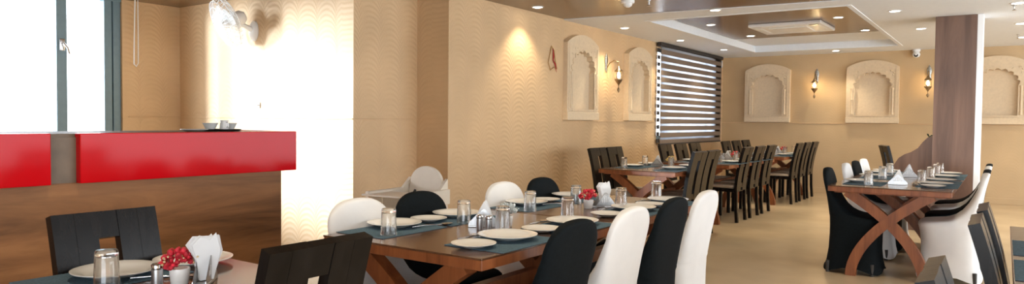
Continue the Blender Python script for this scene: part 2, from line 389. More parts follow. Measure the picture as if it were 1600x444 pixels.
# ------------------------------------------------------------------ wall fan, cord, small wall fittings
fan = thing('wall_fan', 'white wall-mounted fan with round wire guard above the counter', 'fan', (-6.40, YW, 2.17))
m90 = Matrix.Rotation(PI / 2, 4, 'X')
obj('wall_bracket', lathe(B(), [(0, 0), (.085, 0), (.085, .02), (.06, .045), (0, .05)], 24, m=Matrix.Diagonal((.7, 1, 1.25, 1)) @ m90), 'plastic', fan, 40)
obj('arm', tube(B(), [(0, -.03, .01), (-.02, -.10, .04), (-.04, -.18, .08)], [.03, .024, .028], 12), 'plastic', fan, 50)
hd = bpy.data.objects.new('fan_head', None)
dirv = Vector((-.25, -.84, -.42)).normalized()
q = dirv.to_track_quat('Z', 'Y').to_matrix().to_4x4(); hm = Matrix.Translation((-.04, -.20, .10)) @ q @ Matrix.Scale(1.15, 4)
def fanpart(name, bm, mat, sm=40):
    bmesh.ops.transform(bm, matrix=hm, verts=bm.verts); return obj(name, bm, mat, fan, sm)
fanpart('motor_housing', lathe(B(), [(0, -.09), (.04, -.088), (.062, -.06), (.066, .02), (.05, .05), (0, .05)], 24), 'plastic')
for k in range(3):
    b = B(); pr = []
    for i in range(7):
        t = i / 6; r = .04 + .15 * t; wd = .03 + .055 * math.sin(PI * min(1, t * .8 + .1))
        pr.append(((r, -wd, .085 - .012), (r, wd, .085 + .012)))
    vs = [[b.verts.new(p) for p in x] for x in pr]
    for x, y in zip(vs, vs[1:]): b.faces.new((x[0], x[1], y[1], y[0]))
    bmesh.ops.solidify(b, geom=b.faces[:], thickness=.003)
    bmesh.ops.rotate(b, verts=b.verts, cent=(0, 0, 0), matrix=Matrix.Rotation(2 * PI * k / 3 + .3, 3, 'Z'))
    fanpart('blade', b, 'plastic')
fanpart('hub_cap', lathe(B(), [(0, .125), (.03, .12), (.045, .10), (.045, .07), (0, .07)], 20), 'plastic')
b = B()
for r, z in ((.225, .085), (.21, .045), (.21, .125), (.16, .025), (.16, .145), (.10, .155), (.10, .02)):
    tube(b, [(r * math.cos(a), r * math.sin(a), z) for a in [2 * PI * i / 32 for i in range(32)]], .0045 if r > .22 else .0028, 5, True)
for i in range(36):
    a = 2 * PI * i / 36; c, s = math.cos(a), math.sin(a)
    tube(b, [(r * c, r * s, z) for r, z in ((.04, .158), (.10, .155), (.16, .145), (.21, .125), (.225, .085), (.21, .045), (.16, .025), (.06, .01))], .0022, 4)
grd = fanpart('guard', b, 'plastic', 60)
fanpart('badge', lathe(B(), [(0, .165), (.045, .163), (.05, .156), (.045, .152), (0, .152)], 24), 'plastic').parent = grd
b = tube(B(), [(0, 0, 0), (0, .002, -.4), (0, 0, -.68), (0, -.02, -.715), (0, -.045, -.69), (0, -.04, -.4), (0, -.03, 0)], .006, 6)
tag(obj('blind_cord', b, 'cord', loc=(XW + .10, 3.96, ZC - .001), smooth=60), 'white looped blind cord hanging by the bay window', 'cord')
b = B(); box(b, (-.02, -.012, -.03), (.02, 0, .03), .004); box(b, (-.008, -.03, -.008), (.008, -.012, .008), .003)
tag(obj('wall_hook', b, 'plastic', loc=(-6.33, YW, 1.40)), 'small white hook on the bright wall below the fan', 'hook')
o = thing('wall_ornament', 'small red and gold thread ornament hanging on the combed plaster wall', 'ornament', (XL + .026, 7.29, 2.02))
obj('gold_loop', tube(B(), [(.008, -.06, .06), (.008, -.03, .15), (.008, .03, .10), (.008, .06, -.02), (.008, .10, -.12), (.008, .03, -.10), (.008, -.05, -.14), (.008, -.10, -.05)], .006, 6, True), 'orn_gold', o, 60)
obj('red_tassel', tube(B(), [(.012, .0, .12), (.014, .01, .03), (.014, .0, -.02), (.014, .05, -.06), (.014, .08, -.16)], [.004, .010, .007, .009, .002], 6), 'orn_red', o, 60)
b = B(); box(b, (0, 0, 0), (.03, .07, .13), .006); box(b, (.03, .02, .03), (.034, .05, .05))
tag(obj('motion_sensor', b, 'plastic', loc=(XL, 13.50, 2.33)), 'small white sensor box in the corner right of the blind', 'sensor')

# ------------------------------------------------------------------ wall niches
def outline(Wd, hs, hc, n=40):                       # segmental arch plaque
    h = Wd / 2; s = hc - hs; R = (h * h + s * s) / (2 * s); a = math.asin(h / R); p = []
    for i in range(12): p.append((-h, hs * i / 12))
    for i in range(n + 1):
        t = -a + 2 * a * i / n; p.append((R * math.sin(t), hc - R + R * math.cos(t)))
    for i in range(11, -1, -1): p.append((h, hs * i / 12))
    return p
def foils(rx, z0, zs, ry, n=40, nf=9, depth=.10, shift=0.0):
    p = []
    for i in range(12): p.append((-rx, z0 + (zs - z0) * i / 12))
    for i in range(n + 1):
        th = PI - PI * i / n; k = 1 + depth * abs(math.sin(nf * th))
        p.append((rx * k * math.cos(th), zs + ry * k * math.sin(th) + shift))
    for i in range(11, -1, -1): p.append((rx, z0 + (zs - z0) * i / 12))
    return p
def make_niche(Wd=.82):
    r = thing('wall_niche', '', 'niche')
    n = 108; k = Wd / .82
    outer = outline(Wd, .97, 1.09, n); inner = foils(.275 * k, .115, .62, .24, n, depth=.13)
    fr_ = obj('frame', ring(B(), inner, outer, -.085, 0), 'niche', r)
    obj('back_panel', prism(B(), [(p[0] * .98, p[1]) for p in outline(Wd * .9, .9, 1.0, 20)], 'Y', -.012, -.002), 'niche', r)
    o2 = foils(.292 * k, .115, .62, .257, n, depth=.13); obj('foil_moulding', ring(B(), inner, o2, -.094, -.08), 'niche', fr_)
    i3 = [(-.355 * k, .14), (-.355 * k, .93), (.355 * k, .93), (.355 * k, .14)]; o3 = [(-.375 * k, .125), (-.375 * k, .95), (.375 * k, .95), (.375 * k, .125)]
    obj('border_moulding', ring(B(), i3, o3, -.092, -.08), 'niche', fr_)
    b = B()
    for sx in (-1, 1):                               # carved leaf scrolls in the spandrels
        for i in range(26):
            u = random.uniform(.04, .33); v = random.uniform(.62, .92)
            if (u / .335) ** 2 + ((v - .62) / .30) ** 2 < 1.05: continue
            lathe(b, [(0, .010), (.008, .008), (.014, 0)], 6, m=Matrix.Translation((sx * u * k, -.084, v)) @ Matrix.Rotation(random.uniform(0, 3), 4, 'Y') @ Matrix.Diagonal((1.5, 1, .8, 1)) @ m90)
    obj('spandrel_carving', b, 'niche', fr_, 50)['kind'] = 'stuff'
    for sx in (-1, 1):
        pil = lathe(B(), [(0, .15), (.024, .15), (.024, .19), (.016, .20), (.016, .40), (.021, .41), (.016, .42), (.016, .57), (.024, .585), (.024, .61), (0, .61)], 12, loc=(sx * .315 * k, -.085, 0))
        obj('pilaster', pil, 'niche', r, 40)
    obj('sill', bx((-Wd / 2 - .005, -.098, 0), (Wd / 2 + .005, 0, .10), .006), 'niche', r)
    obj('bead_strip', bx((-Wd / 2 + .02, -.086, .105), (Wd / 2 - .02, -.07, .128), .004), 'niche', r)
    return r
NP = Proto(make_niche)
for x, y, rz, lab in ((XL, 7.97, PI / 2, 'scalloped arch plaster niche nearest the camera on the left wall'), (XL, 9.71, PI / 2, 'scalloped arch plaster niche beside the striped blind'),
                      (-3.66, YF, 0, 'scalloped arch plaster niche on the far wall next to the corner'), (-1.885, YF, 0, 'scalloped arch plaster niche on the far wall between two lanterns'),
                      (-.10, YF, 0, 'scalloped arch plaster niche on the far wall right of the column')):
    NP.put((x, y, 1.28), rz, lab, 'arched wall niches')

# ------------------------------------------------------------------ lantern sconces
def make_sconce():
    r = thing('wall_lantern', '', 'wall lamp')
    obj('backplate', lathe(B(), [(0, -.13), (.018, -.12), (.03, -.07), (.022, -.03), (.038, .03), (.034, .08), (.012, .12), (0, .15)], 14, m=Matrix.Diagonal((1, .4, 1, 1))), 'pewter', r, 50, loc=(0, -.012, .10))
    b = tube(B(), [(0, -.01, .02), (0, -.06, .10), (0, -.13, .135), (0, -.19, .11), (0, -.20, .06)], .008, 8); obj('arm', b, 'bronze', r, 60)
    b = lathe(B(), [(0, .09), (.006, .085), (.004, .03), (.016, .02), (.022, 0), (.034, -.02), (.052, -.035), (.056, -.05), (.05, -.055), (0, -.05)], 16, loc=(0, -.20, .03)); obj('cap', b, 'bronze', r, 40)
    b = lathe(B(), [(.044, -.03), (.046, -.09), (.043, -.135), (.040, -.135), (.043, -.09), (.041, -.03)], 20, loc=(0, -.20, .01)); obj('glass_shade', b, 'lantern_glass', r, 50)
    obj('bulb', lathe(B(), [(0, -.03), (.014, -.05), (.026, -.08), (.024, -.10), (0, -.12)], 14, loc=(0, -.20, .01)), 'bulb', r, 60)
    b = lathe(B(), [(0, 0), (.052, 0), (.055, -.015), (.04, -.03), (.03, -.05), (.012, -.07), (.006, -.09), (.005, -.11), (.018, -.13), (.02, -.15), (.008, -.175), (0, -.185)], 16, loc=(0, -.20, -.125)); obj('base_finial', b, 'bronze', r, 40)
    b = B()
    for k in range(6):
        a = k * PI / 3; tube(b, [(.05 * math.cos(a), -.20 + .05 * math.sin(a), -.02), (.05 * math.cos(a), -.20 + .05 * math.sin(a), -.125)], .003, 5)
    obj('cage', b, 'bronze', r)
    l = bpy.data.lights.new('lantern_glow', 'POINT'); l.energy = 12; l.color = (1, .70, .34); l.shadow_soft_size = .03
    lo = bpy.data.objects.new('lantern_glow', l); C.objects.link(lo); lo.parent = r; lo.location = (0, -.20, -.07)
    return r
SP = Proto(make_sconce)
SP.put((XL, 8.74, 1.97), PI / 2, 'bronze lantern wall lamp between the two left wall niches', 'lantern wall lamps')
SP.put((-2.80, YF, 2.02), 0, 'bronze lantern wall lamp between the two far wall niches', 'lantern wall lamps')
SP.put((-1.04, YF, 2.02), 0, 'bronze lantern wall lamp at the left edge of the column', 'lantern wall lamps')

# ------------------------------------------------------------------ striped blind
bl = thing('striped_blind', 'brown and white striped roller blind covering the left wall window', 'blind', (XL, 0, 0))
obj('headrail', bx((.03, 10.42, 2.46), (.10, 13.40, ZC - .01), .008), 'slat_dark', bl)
pitch = .1105; zt = 2.46
for k in range(14):
    z = zt - .05 - k * pitch
    obj('sheer_band', bx((.062, 10.50, z), (.064, 13.40, z + .05)), 'sheer', bl)
    obj('slat', bx((.058, 10.42 if k % 1 else 10.50, z - .066), (.068, 13.40, z + .009), .002), 'slat', bl)
    obj('back_slat', bx((.035, 10.42, z - .040), (.043, 10.53, z + .022), .002), 'slat_dark', bl)
obj('bottom_bar', bx((.052, 10.46, .90), (.076, 13.40, .922), .004), 'slat_dark', bl)

# ------------------------------------------------------------------ ceiling fittings
def make_down():
    r = thing('downlight', '', 'ceiling light')
    obj('trim_ring', lathe(B(), [(.052, -.001), (.052, -.006), (.066, -.006), (.070, 0), (.052, 0)], 24), 'plastic', r, 40)
    obj('lens', lathe(B(), [(0, -.002), (.052, -.002), (.052, -.005), (0, -.005)], 24), 'downlight', r)
    l = bpy.data.lights.new('downlight_beam', 'SPOT'); l.energy = 48; l.color = (1, .86, .64); l.spot_size = math.radians(105); l.spot_blend = .6; l.shadow_soft_size = .05
    lo = bpy.data.objects.new('downlight_beam', l); C.objects.link(lo); lo.parent = r; lo.location = (0, 0, -.02)
    return r
DP = Proto(make_down)
for x, y, z, lab in ((840, 11, ZC, 'round downlight in the brown ceiling by the combed plaster wall'),
                     (976, 43.5, ZC - .006, 'downlight above the first left wall niche'), (1063, 63, ZC - .006, 'downlight above the near end of the striped blind'),
                     (1131, 77.5, ZC - .006, 'downlight nearest the far left corner'), (1117.5, 15.5, ZC - .006, 'downlight in the white strip before the ceiling tray'),
                     (1306, 79, ZC - .006, 'downlight close to the far wall behind the ceiling tray'), (1398, 17, ZC - .006, 'downlight in the white ceiling just right of the tray'),
                     (1439, 44.5, ZC - .006, 'downlight in the white ceiling left of the column'), (1595, 36.5, ZC - .006, 'middle downlight in the white ceiling right of the column'),
                     (1590, 4.5, ZC - .006, 'nearest downlight in the white ceiling right of the column'), (1597, 58, ZC - .006, 'farthest downlight in the white ceiling right of the column'),
                     (1110.5, 38.5, TZ - .012, 'downlight in the tray veneer, near left of the air conditioner'), (1173, 56, TZ - .012, 'downlight in the tray veneer, far left of the air conditioner'),
                     (1310, 27, TZ - .012, 'downlight in the tray veneer, near right of the air conditioner'), (1352, 47, TZ - .012, 'downlight in the tray veneer, far right of the air conditioner')):
    p = onz(x, y, z); DP.put((p.x, p.y, z), 0, lab, 'ceiling downlights')
for x, y, lab in ((-2.9, 1.5, 'downlight in the brown ceiling above the lower left table'), (-2.0, 2.7, 'downlight in the brown ceiling above the near half of the long table'),
                  (-2.0, 4.3, 'downlight in the brown ceiling above the far half of the long table'), (-0.4, 2.7, 'downlight in the brown ceiling over the near aisle'),
                  (-0.4, 5.6, 'downlight in the brown ceiling over the middle aisle')):
    DP.put((x, y, ZC), 0, lab, 'ceiling downlights')
ac = thing('ceiling_air_conditioner', 'white square cassette air conditioner in the ceiling tray', 'air conditioner', (-2.45, 10.30, TZ - .012))
obj('panel', bx((-.47, -.47, -.045), (.47, .47, 0), .012), 'plastic', ac)
obj('intake_grille', bx((-.25, -.25, -.056), (.25, .25, -.045), .004), 'plastic', ac)
for a, b in (((-.30, -.42, -.05), (.30, -.34, -.044)), ((-.30, .34, -.05), (.30, .42, -.044)), ((-.42, -.30, -.05), (-.34, .30, -.044)), ((.34, -.30, -.05), (.42, .30, -.044))):
    obj('air_flap', bx(a, b, .002), 'plastic', ac)
obj('logo_plate', bx((.30, -.40, -.052), (.42, -.33, -.044), .002), 'steel', ac)
def ceil_dome(name, px, py, z, label, cat, r, mat='plastic'):
    p = onz(px, py, z); o = thing(name, label, cat, (p.x, p.y, z))
    obj('base', lathe(B(), [(0, 0), (r, 0), (r, -.02), (r * .9, -.03), (0, -.03)], 20), mat, o, 40)
    obj('dome', lathe(B(), [(r * .7, -.03), (r * .6, -.055), (r * .3, -.07), (0, -.073)], 20), mat, o, 60); return o
ceil_dome('smoke_detector', 981, 1, ZC, 'white smoke detector on the brown ceiling', 'detector', .07)
def sprinkler(px, py, z, label):
    p = onz(px, py, z); o = thing('sprinkler_head', label, 'sprinkler', (p.x, p.y, z), group='ceiling sprinklers')
    obj('pipe', lathe(B(), [(0, 0), (.022, 0), (.022, -.006), (.009, -.01), (.009, -.04), (0, -.04)], 10), 'steel', o, 40)
    obj('deflector', lathe(B(), [(0, -.04), (.018, -.05), (.020, -.054), (0, -.056)], 10), 'steel', o, 40)
sprinkler(1014, 1, ZC, 'metal sprinkler head on the brown ceiling beside the smoke detector')
sprinkler(1585, 8, ZC - .006, 'metal sprinkler head below the nearest right downlight')
sprinkler(1591, 54, ZC - .006, 'metal sprinkler head far right on the white ceiling')
cam_ = thing('security_camera', 'small white dome security camera at the far ceiling edge', 'camera', (-1.23, 13.60, ZC - .006))
obj('mount', lathe(B(), [(0, 0), (.06, 0), (.06, -.03), (.03, -.05), (0, -.05)], 18), 'plastic', cam_, 40)
obj('ball', lathe(B(), [(0, -.03), (.045, -.045), (.06, -.085), (.045, -.125), (0, -.14)], 18), 'plastic', cam_, 60)
obj('lens', lathe(B(), [(0, 0), (.028, .004), (.03, 0), (.03, -.02), (0, -.02)], 14, m=Matrix.Translation((-.0, -.052, -.10)) @ m90), 'black_plastic', cam_, 60)

# ------------------------------------------------------------------ furniture
def make_dark_chair(Wd, Ht):
    def f():
        r = thing('dining_chair', '', 'chair'); h = Wd / 2
        prof = []
        for i in range(13):
            t = i / 12; z = .40 + (Ht - .40) * t; prof.append((-.195 - .10 * t ** 1.7, z))
        pw = Wd / 5
        for k in range(5):
            x0 = -h + k * pw + .0005; x1 = x0 + pw - .001
            pr = prof if k != 2 else prof[10:]
            obj('back_plank', ribbon(B(), pr, .019 if k != 2 else .017, 'X', x0, x1), 'dark', r, 30)
        obj('back_rail', bx((-h + 2 * pw, -.215, .44), (h - 2 * pw, -.18, .50), .003), 'dark', r)
        for sx in (-1, 1):
            x0, x1 = (-h, -h + .042) if sx < 0 else (h - .042, h)
            obj('leg', ribbon(B(), [(-.215, 0), (-.200, .2), (-.195, .41)], .019, 'X', x0, x1), 'dark', r)
            obj('leg', bx((x0, .165, 0), (x1, .205, .42), .003), 'dark', r)
        obj('seat_frame', bx((-h, -.20, .385), (h, .21, .432), .004), 'dark', r)
        obj('seat_cushion', bx((-h + .004, -.17, .432), (h - .004, .215, .475), .016), 'cushion', r, 50)
        return r
    return f
DC, DF = Proto(make_dark_chair(.39, .955)), Proto(make_dark_chair(.35, .935))

def make_cover_chair(mat):
    def f():
        r = thing('covered_chair', '', 'chair')
        lv = [(0, .216, .235, -.238, 4), (.03, .214, .228, -.23, 4), (.10, .212, .214, -.214, 4), (.20, .203, .203, -.200, 4), (.32, .203, .204, -.194, 4), (.40, .212, .216, -.193, 4), (.445, .219, .228, -.194, 4),
              (.465, .218, .226, -.195, 4), (.478, .214, .205, -.196, 4), (.486, .211, .14, -.197, 4), (.494, .208, .06, -.198, 4), (.508, .205, .01, -.20, 3.6), (.53, .203, -.035, -.203, 3.4), (.57, .201, -.082, -.208, 3.2), (.63, .201, -.125, -.216, 3),
              (.70, .200, -.16, -.228, 3), (.75, .199, -.183, -.238, 3)]
        for i in range(1, 12):
            t = math.sin(i / 11 * PI / 2); z = .75 + .135 * t
            s = max(.0, 1 - t ** 2.3) ** (1 / 2.3); e = max(.15, min(1, s * 2.2))
            yc = -.21 - .03 * t; hf = .028 * e
            lv.append((z, max(.004, .199 * s), yc + hf, yc - hf, 3))
        b = B(); n = 44; rings = []
        for z, hx, yf, yb, ex in lv:
            if yf > 0: yf *= .97
            row = []; yc = (yf + yb) / 2; hy = (yf - yb) / 2
            for i in range(n):
                a = 2 * PI * (i + .5) / n; c, s = math.cos(a), math.sin(a)
                x = hx * math.copysign(abs(c) ** (2 / ex), c); y = yc + hy * math.copysign(abs(s) ** (2 / ex), s)
                zz = z
                if z < .04:
                    cn = min(1, abs(2 * c * s)); zz = .012 + z + .05 * (1 - cn ** .7) * (1 - z / .04)
                row.append(b.verts.new((x, y, zz)))
            rings.append(row)
        for p, q_ in zip(rings, rings[1:]):
            for i in range(n): b.faces.new((p[i], p[(i + 1) % n], q_[(i + 1) % n], q_[i]))
        b.faces.new(rings[-1]); obj('stretch_cover', b, mat, r, 70)
        for sx in (-1, 1):
            for sy in (-1, 1):
                obj('foot', lathe(B(), [(0, 0), (.016, 0), (.016, .10), (0, .10)], 10, loc=(sx * .185, sy * .185 + (-.03 if sy > 0 else 0), 0)), 'foot', r, 40)
        return r
    return f
CW, CB = Proto(make_cover_chair('white')), Proto(make_cover_chair('black'))

def make_table(Wd, Ln):
    def f():
        r = thing('dining_table', '', 'table'); h = Wd / 2
        obj('table_top', bx((-h, -Ln / 2, .743), (h, Ln / 2, .75), .002), 'top', r)
        obj('edge_band', bx((-h + .002, -Ln / 2 + .002, .702), (h - .002, Ln / 2 - .002, .743), .003), 'leg', r)
        for sy in (-1, 1):
            y = sy * (Ln / 2 - .09)
            for sx in (-1, 1):
                pts = []
                for i in range(15):
                    t = i / 14; z = .702 * (1 - t)
                    x = -.31 + .575 * (1 - (1 - t) ** 1.9)
                    pts.append((sx * x, z))
                obj('leg_board', ribbon(B(), pts, .040, 'Y', y - .032 + sx * .006, y + .032 + sx * .006), 'leg', r, 40)
            obj('pad', bx((-.40, y - .04, .690), (.40, y + .04, .703)), 'leg', r)
        obj('stretcher', bx((-.03, -(Ln / 2 - .09), .42), (.03, Ln / 2 - .09, .49), .004), 'leg', r)
        return r
    return f
TS, TLg = Proto(make_table(.89, 1.175)), Proto(make_table(.89, 2.05))
G = 'x-leg dining tables'
TXM = -2.03
TS.put((TXM, 2.08 + .59, 0), 0, 'near half of the long central dining table with x-shaped legs', G)
TS.put((TXM, 3.27 + .59, 0), 0, 'far half of the long central dining table with x-shaped legs', G)
TS.put((TXM, 1.53 - .59, 0), 0, 'dining table at the lower left before the red bar counter', G)
TXR = -.755
TS.put((TXR, 6.36 + .59, 0), 0, 'near half of the table before the wooden column, showing its crossed legs', G)
TS.put((TXR, 7.55 + .59, 0), 0, 'far half of the table before the wooden column', G)
TX2 = -3.19
TS.put((TX2, 6.87 + .59, 0), 0, 'dining table below the left wall niches, nearest in its row', G)
TLg.put((TX2 + .03, 8.5 + 1.03, 0), 0, 'middle dining table in the row along the striped blind', G)
TLg.put((TX2 + .03, 11.1 + 1.03, 0), 0, 'last dining table in the row by the far wall', G)
TLg.put((.485, 3.40, 0), 0, 'dining table cut off by the right edge of the photo', G)

R_, L_ = PI / 2, -PI / 2           # chair on the aisle side faces -X, on the wall side faces +X
g = 'stretch-covered chairs at the long central table'
for P, y, lab in ((CW, 2.37, 'white covered chair, first on the wall side of the long central table'), (CB, 2.81, 'black covered chair, second on the wall side of the long table, before the high chair'),
                  (CW, 3.58, 'white covered chair, third on the wall side of the long central table'), (CB, 4.03, 'black covered chair, last on the wall side of the long central table')):
    P.put((-2.33, y, 0), L_, lab, g)
for P, y, lab in ((CB, 2.40, 'black covered chair, first on the aisle side of the long central table'), (CW, 2.92, 'white covered chair, second on the aisle side of the long central table'),
                  (CB, 3.42, 'black covered chair, third on the aisle side of the long central table'), (CW, 3.90, 'white covered chair, last on the aisle side of the long central table')):
    P.put((-1.60, y, 0), R_, lab, g)
g = 'stretch-covered chairs at the column table'
for P, y, lab in ((CB, 6.66, 'black covered chair nearest the camera on the left of the column table'), (CW, 7.52, 'white covered chair, second on the left side of the column table'),
                  (CB, 8.06, 'black covered chair, third on the left side of the column table'), (CW, 8.58, 'white covered chair, last on the left side of the column table')):
    P.put((-1.02, y, 0), L_, lab, g)
for P, y, lab in ((CW, 6.78, 'white covered chair nearest the camera on the right of the column table'), (CB, 7.36, 'black covered chair, second on the right side of the column table'),
                  (CW, 7.96, 'white covered chair, third on the right side of the column table'), (CB, 8.45, 'black covered chair, last on the right side of the column table')):
    P.put((-.34, y, 0), R_, lab, g)
g = 'dark slatted dining chairs'
DF.put((-2.29, 1.20, 0), L_, 'dark plank-back dining chair in front of the red bar counter', g)
DF.put((-1.80, 1.26, 0), R_, 'dark plank-back dining chair at the lower left beside the long table corner', g)
for y, a in ((7.31, 'first'), (7.74, 'second')):
    DC.put((-3.60, y, 0), L_, 'dark wooden dining chair, %s on the wall side of the niche table' % a, g)
    DC.put((-2.93, y - .03, 0), R_, 'dark wooden dining chair, %s on the aisle side of the niche table' % a, g)
for y, a in ((9.08, 'first'), (9.64, 'second'), (10.2, 'third')):
    DC.put((-3.50, y, 0), L_, 'dark wooden dining chair, %s below the striped blind at the middle table' % a, g)
    DC.put((-2.95, y, 0), R_, 'dark wooden dining chair, %s on the aisle side of the middle table' % a, g)
for y, a in ((11.65, 'first'), (12.2, 'second'), (12.75, 'third')):
    DC.put((-3.50, y, 0), L_, 'dark wooden dining chair, %s on the wall side of the last row table' % a, g)
    DC.put((-2.90, y, 0), R_, 'dark wooden dining chair, %s on the aisle side of the last row table' % a, g)
DC.put((-1.15, 11.6, 0), L_ + .4, 'dark wooden dining chair peeking over the wavy partition', g)
DF.put((.222, 3.00, 0), L_, 'dark glossy chair at the right edge table, left of its neighbour', g)
DF.put((.235, 3.46, 0), L_, 'dark glossy chair at the right edge table, under the column table chairs', g)
DF.put((.165, 1.90, 0), L_, 'chair back top catching light at the lower right picture edge', g)

# high chair
hc = thing('high_chair', 'cream plastic baby high chair behind the black covered chair', 'high chair', (-3.78, 4.10, 0), math.radians(5))
b = B(); out = []
for i in range(21):
    a = PI * i / 20; out.append((.155 * math.cos(a), .76 + .135 * math.sin(a)))
out = [(.17, .50), (.165, .70)] + out + [(-.165, .70), (-.17, .50)]
prism(b, out, 'Y', .13, .16); obj('backrest', b, 'cream_plastic', hc, 30)
obj('seat', bx((-.18, -.17, .50), (.18, .16, .54), .015), 'cream_plastic', hc)
for sx in (-1, 1):
    b = B(); prism(b, [(.16, .50), (.16, .80), (.06, .72), (-.10, .70), (-.19, .68), (-.20, .50)], 'X', sx * .17, sx * .195); obj('side_panel', b, 'cream_plastic', hc)
    for sy in (-1, 1): obj('leg', tube(B(), [(sx * .17, sy * .15, .54), (sx * .25, sy * .25, 0)], [.017, .013], 10), 'plastic', hc, 50)
b = bx((-.24, -.36, .685), (.24, -.08, .70), .006); obj('tray', b, 'cream_plastic', hc)
obj('tray_rim', ring(B(), [(-.225, -.345), (-.225, -.095), (.225, -.095), (.225, -.345)], [(-.24, -.36), (-.24, -.08), (.24, -.08), (.24, -.36)], -.725, -.70), 'cream_plastic', hc, rot=(PI / 2, 0, 0)) if False else None
for sx in (-1, 1): obj('arm', bx((sx * .20 - .02, -.34, .60), (sx * .20 + .02, .16, .72), .008), 'cream_plastic', hc)
obj('strap', tube(B(), [(-.10, .125, .70), (-.11, .05, .60), (-.09, -.02, .55)], .010, 6), 'black_plastic', hc, 50)

# ------------------------------------------------------------------ tableware
TOP = .7505
PL = Proto(lambda: tag(obj('dinner_plate', lathe(B(), [(0, .003), (.062, .0), (.07, .003), (.118, .018), (.130, .022), (.131, .0245), (.127, .0255), (.098, .017), (.085, .010), (0, .009)], 40), 'porcelain', smooth=35), '', 'plate'))
PS = Proto(lambda: tag(obj('side_plate', lathe(B(), [(0, .003), (.045, 0), (.05, .003), (.082, .013), (.092, .016), (.093, .0185), (.089, .019), (.068, .012), (.058, .007), (0, .006)], 36), 'porcelain', smooth=35), '', 'plate'))
GL = Proto(lambda: tag(obj('tumbler', lathe(B(), [(.0355, 0), (.0365, .002), (.0315, .114), (.028, .119), (0, .118), ], 24), 'glass', smooth=40), '', 'glass'))
def tumbler():
    b = lathe(B(), [(.0345, .0), (.0365, .0015), (.0320, .113), (.0295, .118), (0, .117)], 24)
    lathe(b, [(.0345, 0), (.0335, .003), (.0295, .098), (.026, .101), (0, .100)], 24)
    bmesh.ops.remove_doubles(b, verts=b.verts, dist=1e-5)
    return tag(obj('tumbler', b, 'glass', smooth=40), '', 'glass')
GL = Proto(tumbler)
PM = Proto(lambda: tag(obj('placemat', bx((-.15, -.215, 0), (.15, .215, .003), .001), 'mat'), '', 'placemat'))
def spoon():
    b = B(); tube(b, [(0, -.115, .006), (0, -.05, .009), (0, .03, .005), (0, .055, .006)], [.004, .0035, .0025, .003], 8)
    lathe(b, [(0, .0), (.012, .001), (.019, .005), (.020, .008), (.018, .008), (0, .004)], 16, m=Matrix.Translation((0, .085, 0)) @ Matrix.Diagonal((1, 1.6, 1, 1)))
    return tag(obj('spoon', b, 'steel', smooth=60), '', 'spoon')
def fork():
    b = B(); tube(b, [(0, -.11, .005), (0, -.05, .008), (0, .03, .005), (0, .05, .005)], [.004, .0035, .0025, .004], 8)
    box(b, (-.011, .048, .003), (.011, .075, .006))
    for k in range(4): box(b, (-.011 + k * .0064, .075, .003), (-.0078 + k * .0064, .112, .0055))
    return tag(obj('fork', b, 'steel'), '', 'fork')
SPN, FRK = Proto(spoon), Proto(fork)
def holder():
    r = thing('napkin_holder', '', 'napkin holder')
    obj('base', bx((-.075, -.022, 0), (.075, .022, .010), .002), 'steel_b', r)
    for y in (-.020, .018):
        sp = obj('side_plate', prism(B(), [(-.075, .008), (.075, .008), (.072, .02), (.006, .088), (-.006, .088), (-.072, .02)], 'Y', y, y + .002), 'steel_b', r)
        for x, z0, z1 in ((-.03, .03, .045), (-.015, .03, .06), (0, .03, .068), (.015, .03, .06), (.03, .03, .045)):
            q_ = -.0208 if y < 0 else .0202
            obj('slot', bx((x - .003, q_ - .0003, z0), (x + .003, q_ + .0006, z1)), 'paper', sp)
    return r
NH = Proto(holder)
def napkins(style):
    def f():
        b = B()
        for k, (y, d, a) in enumerate(((-.012, .0, 0), (-.006, .008, .1), (0, .003, .05), (.006, .012, .18), (.012, .006, -.05))):
            if style == 0: poly = [(-.06, .012), (.06, .012), (.02 + d, .085), (.0 + d, .125 + d * .6), (-.03, .07)]
            else: poly = [(-.02, .012), (.022, .012), (.045 + d, .10), (.03 + a * .1, .158 - d), (.012, .135 + d), (-.018 - a * .1, .15), (-.045 - d, .125), (-.03, .08)]
            prism(b, poly, 'Y', y - .0015, y + .0015)
        bmesh.ops.bevel(b, geom=b.edges[:], offset=.0008, segments=1, affect='EDGES')
        return tag(obj('napkin_stack', b, 'paper'), '', 'napkins')
    return f
NK, NKF = Proto(napkins(0)), Proto(napkins(1))
def flower_pot(petal, accent):
    def f():
        r = thing('flower_pot', '', 'flower pot')
        obj('pot', lathe(B(), [(0, 0), (.022, 0), (.026, .004), (.031, .05), (.030, .053), (.027, .05), (.022, .045), (0, .044)], 20), 'porcelain', r, 40)
        rnd = random.Random(3)
        for nm, mt, cnt in (('blossoms', petal, 60), ('stamens', accent, 34)):
            b = B()
            for i in range(cnt):
                th = rnd.uniform(0, 2 * PI); ph = math.acos(rnd.uniform(-.25, 1)); rr = rnd.uniform(.6, 1.0 if nm == 'blossoms' else 1.12)
                p = Vector((.056 * rr * math.sin(ph) * math.cos(th), .056 * rr * math.sin(ph) * math.sin(th), .072 + .040 * rr * math.cos(ph)))
                s = rnd.uniform(.6, 1.2) * (.0095 if nm == 'blossoms' else .0042)
                lathe(b, [(0, -s), (s * .8, -s * .5), (s, .2 * s), (s * .5, s), (0, s * .7)], 6, m=Matrix.Translation(p) @ Matrix.Rotation(th, 4, 'Z') @ Matrix.Rotation(ph, 4, 'Y'))
            obj(nm, b, mt, r, 60)
        return r
    return f
FR, FWt, FY = Proto(flower_pot('flower', 'flower_c')), Proto(flower_pot('flower_w', 'flower_w')), Proto(flower_pot('flower_y', 'flower_c'))
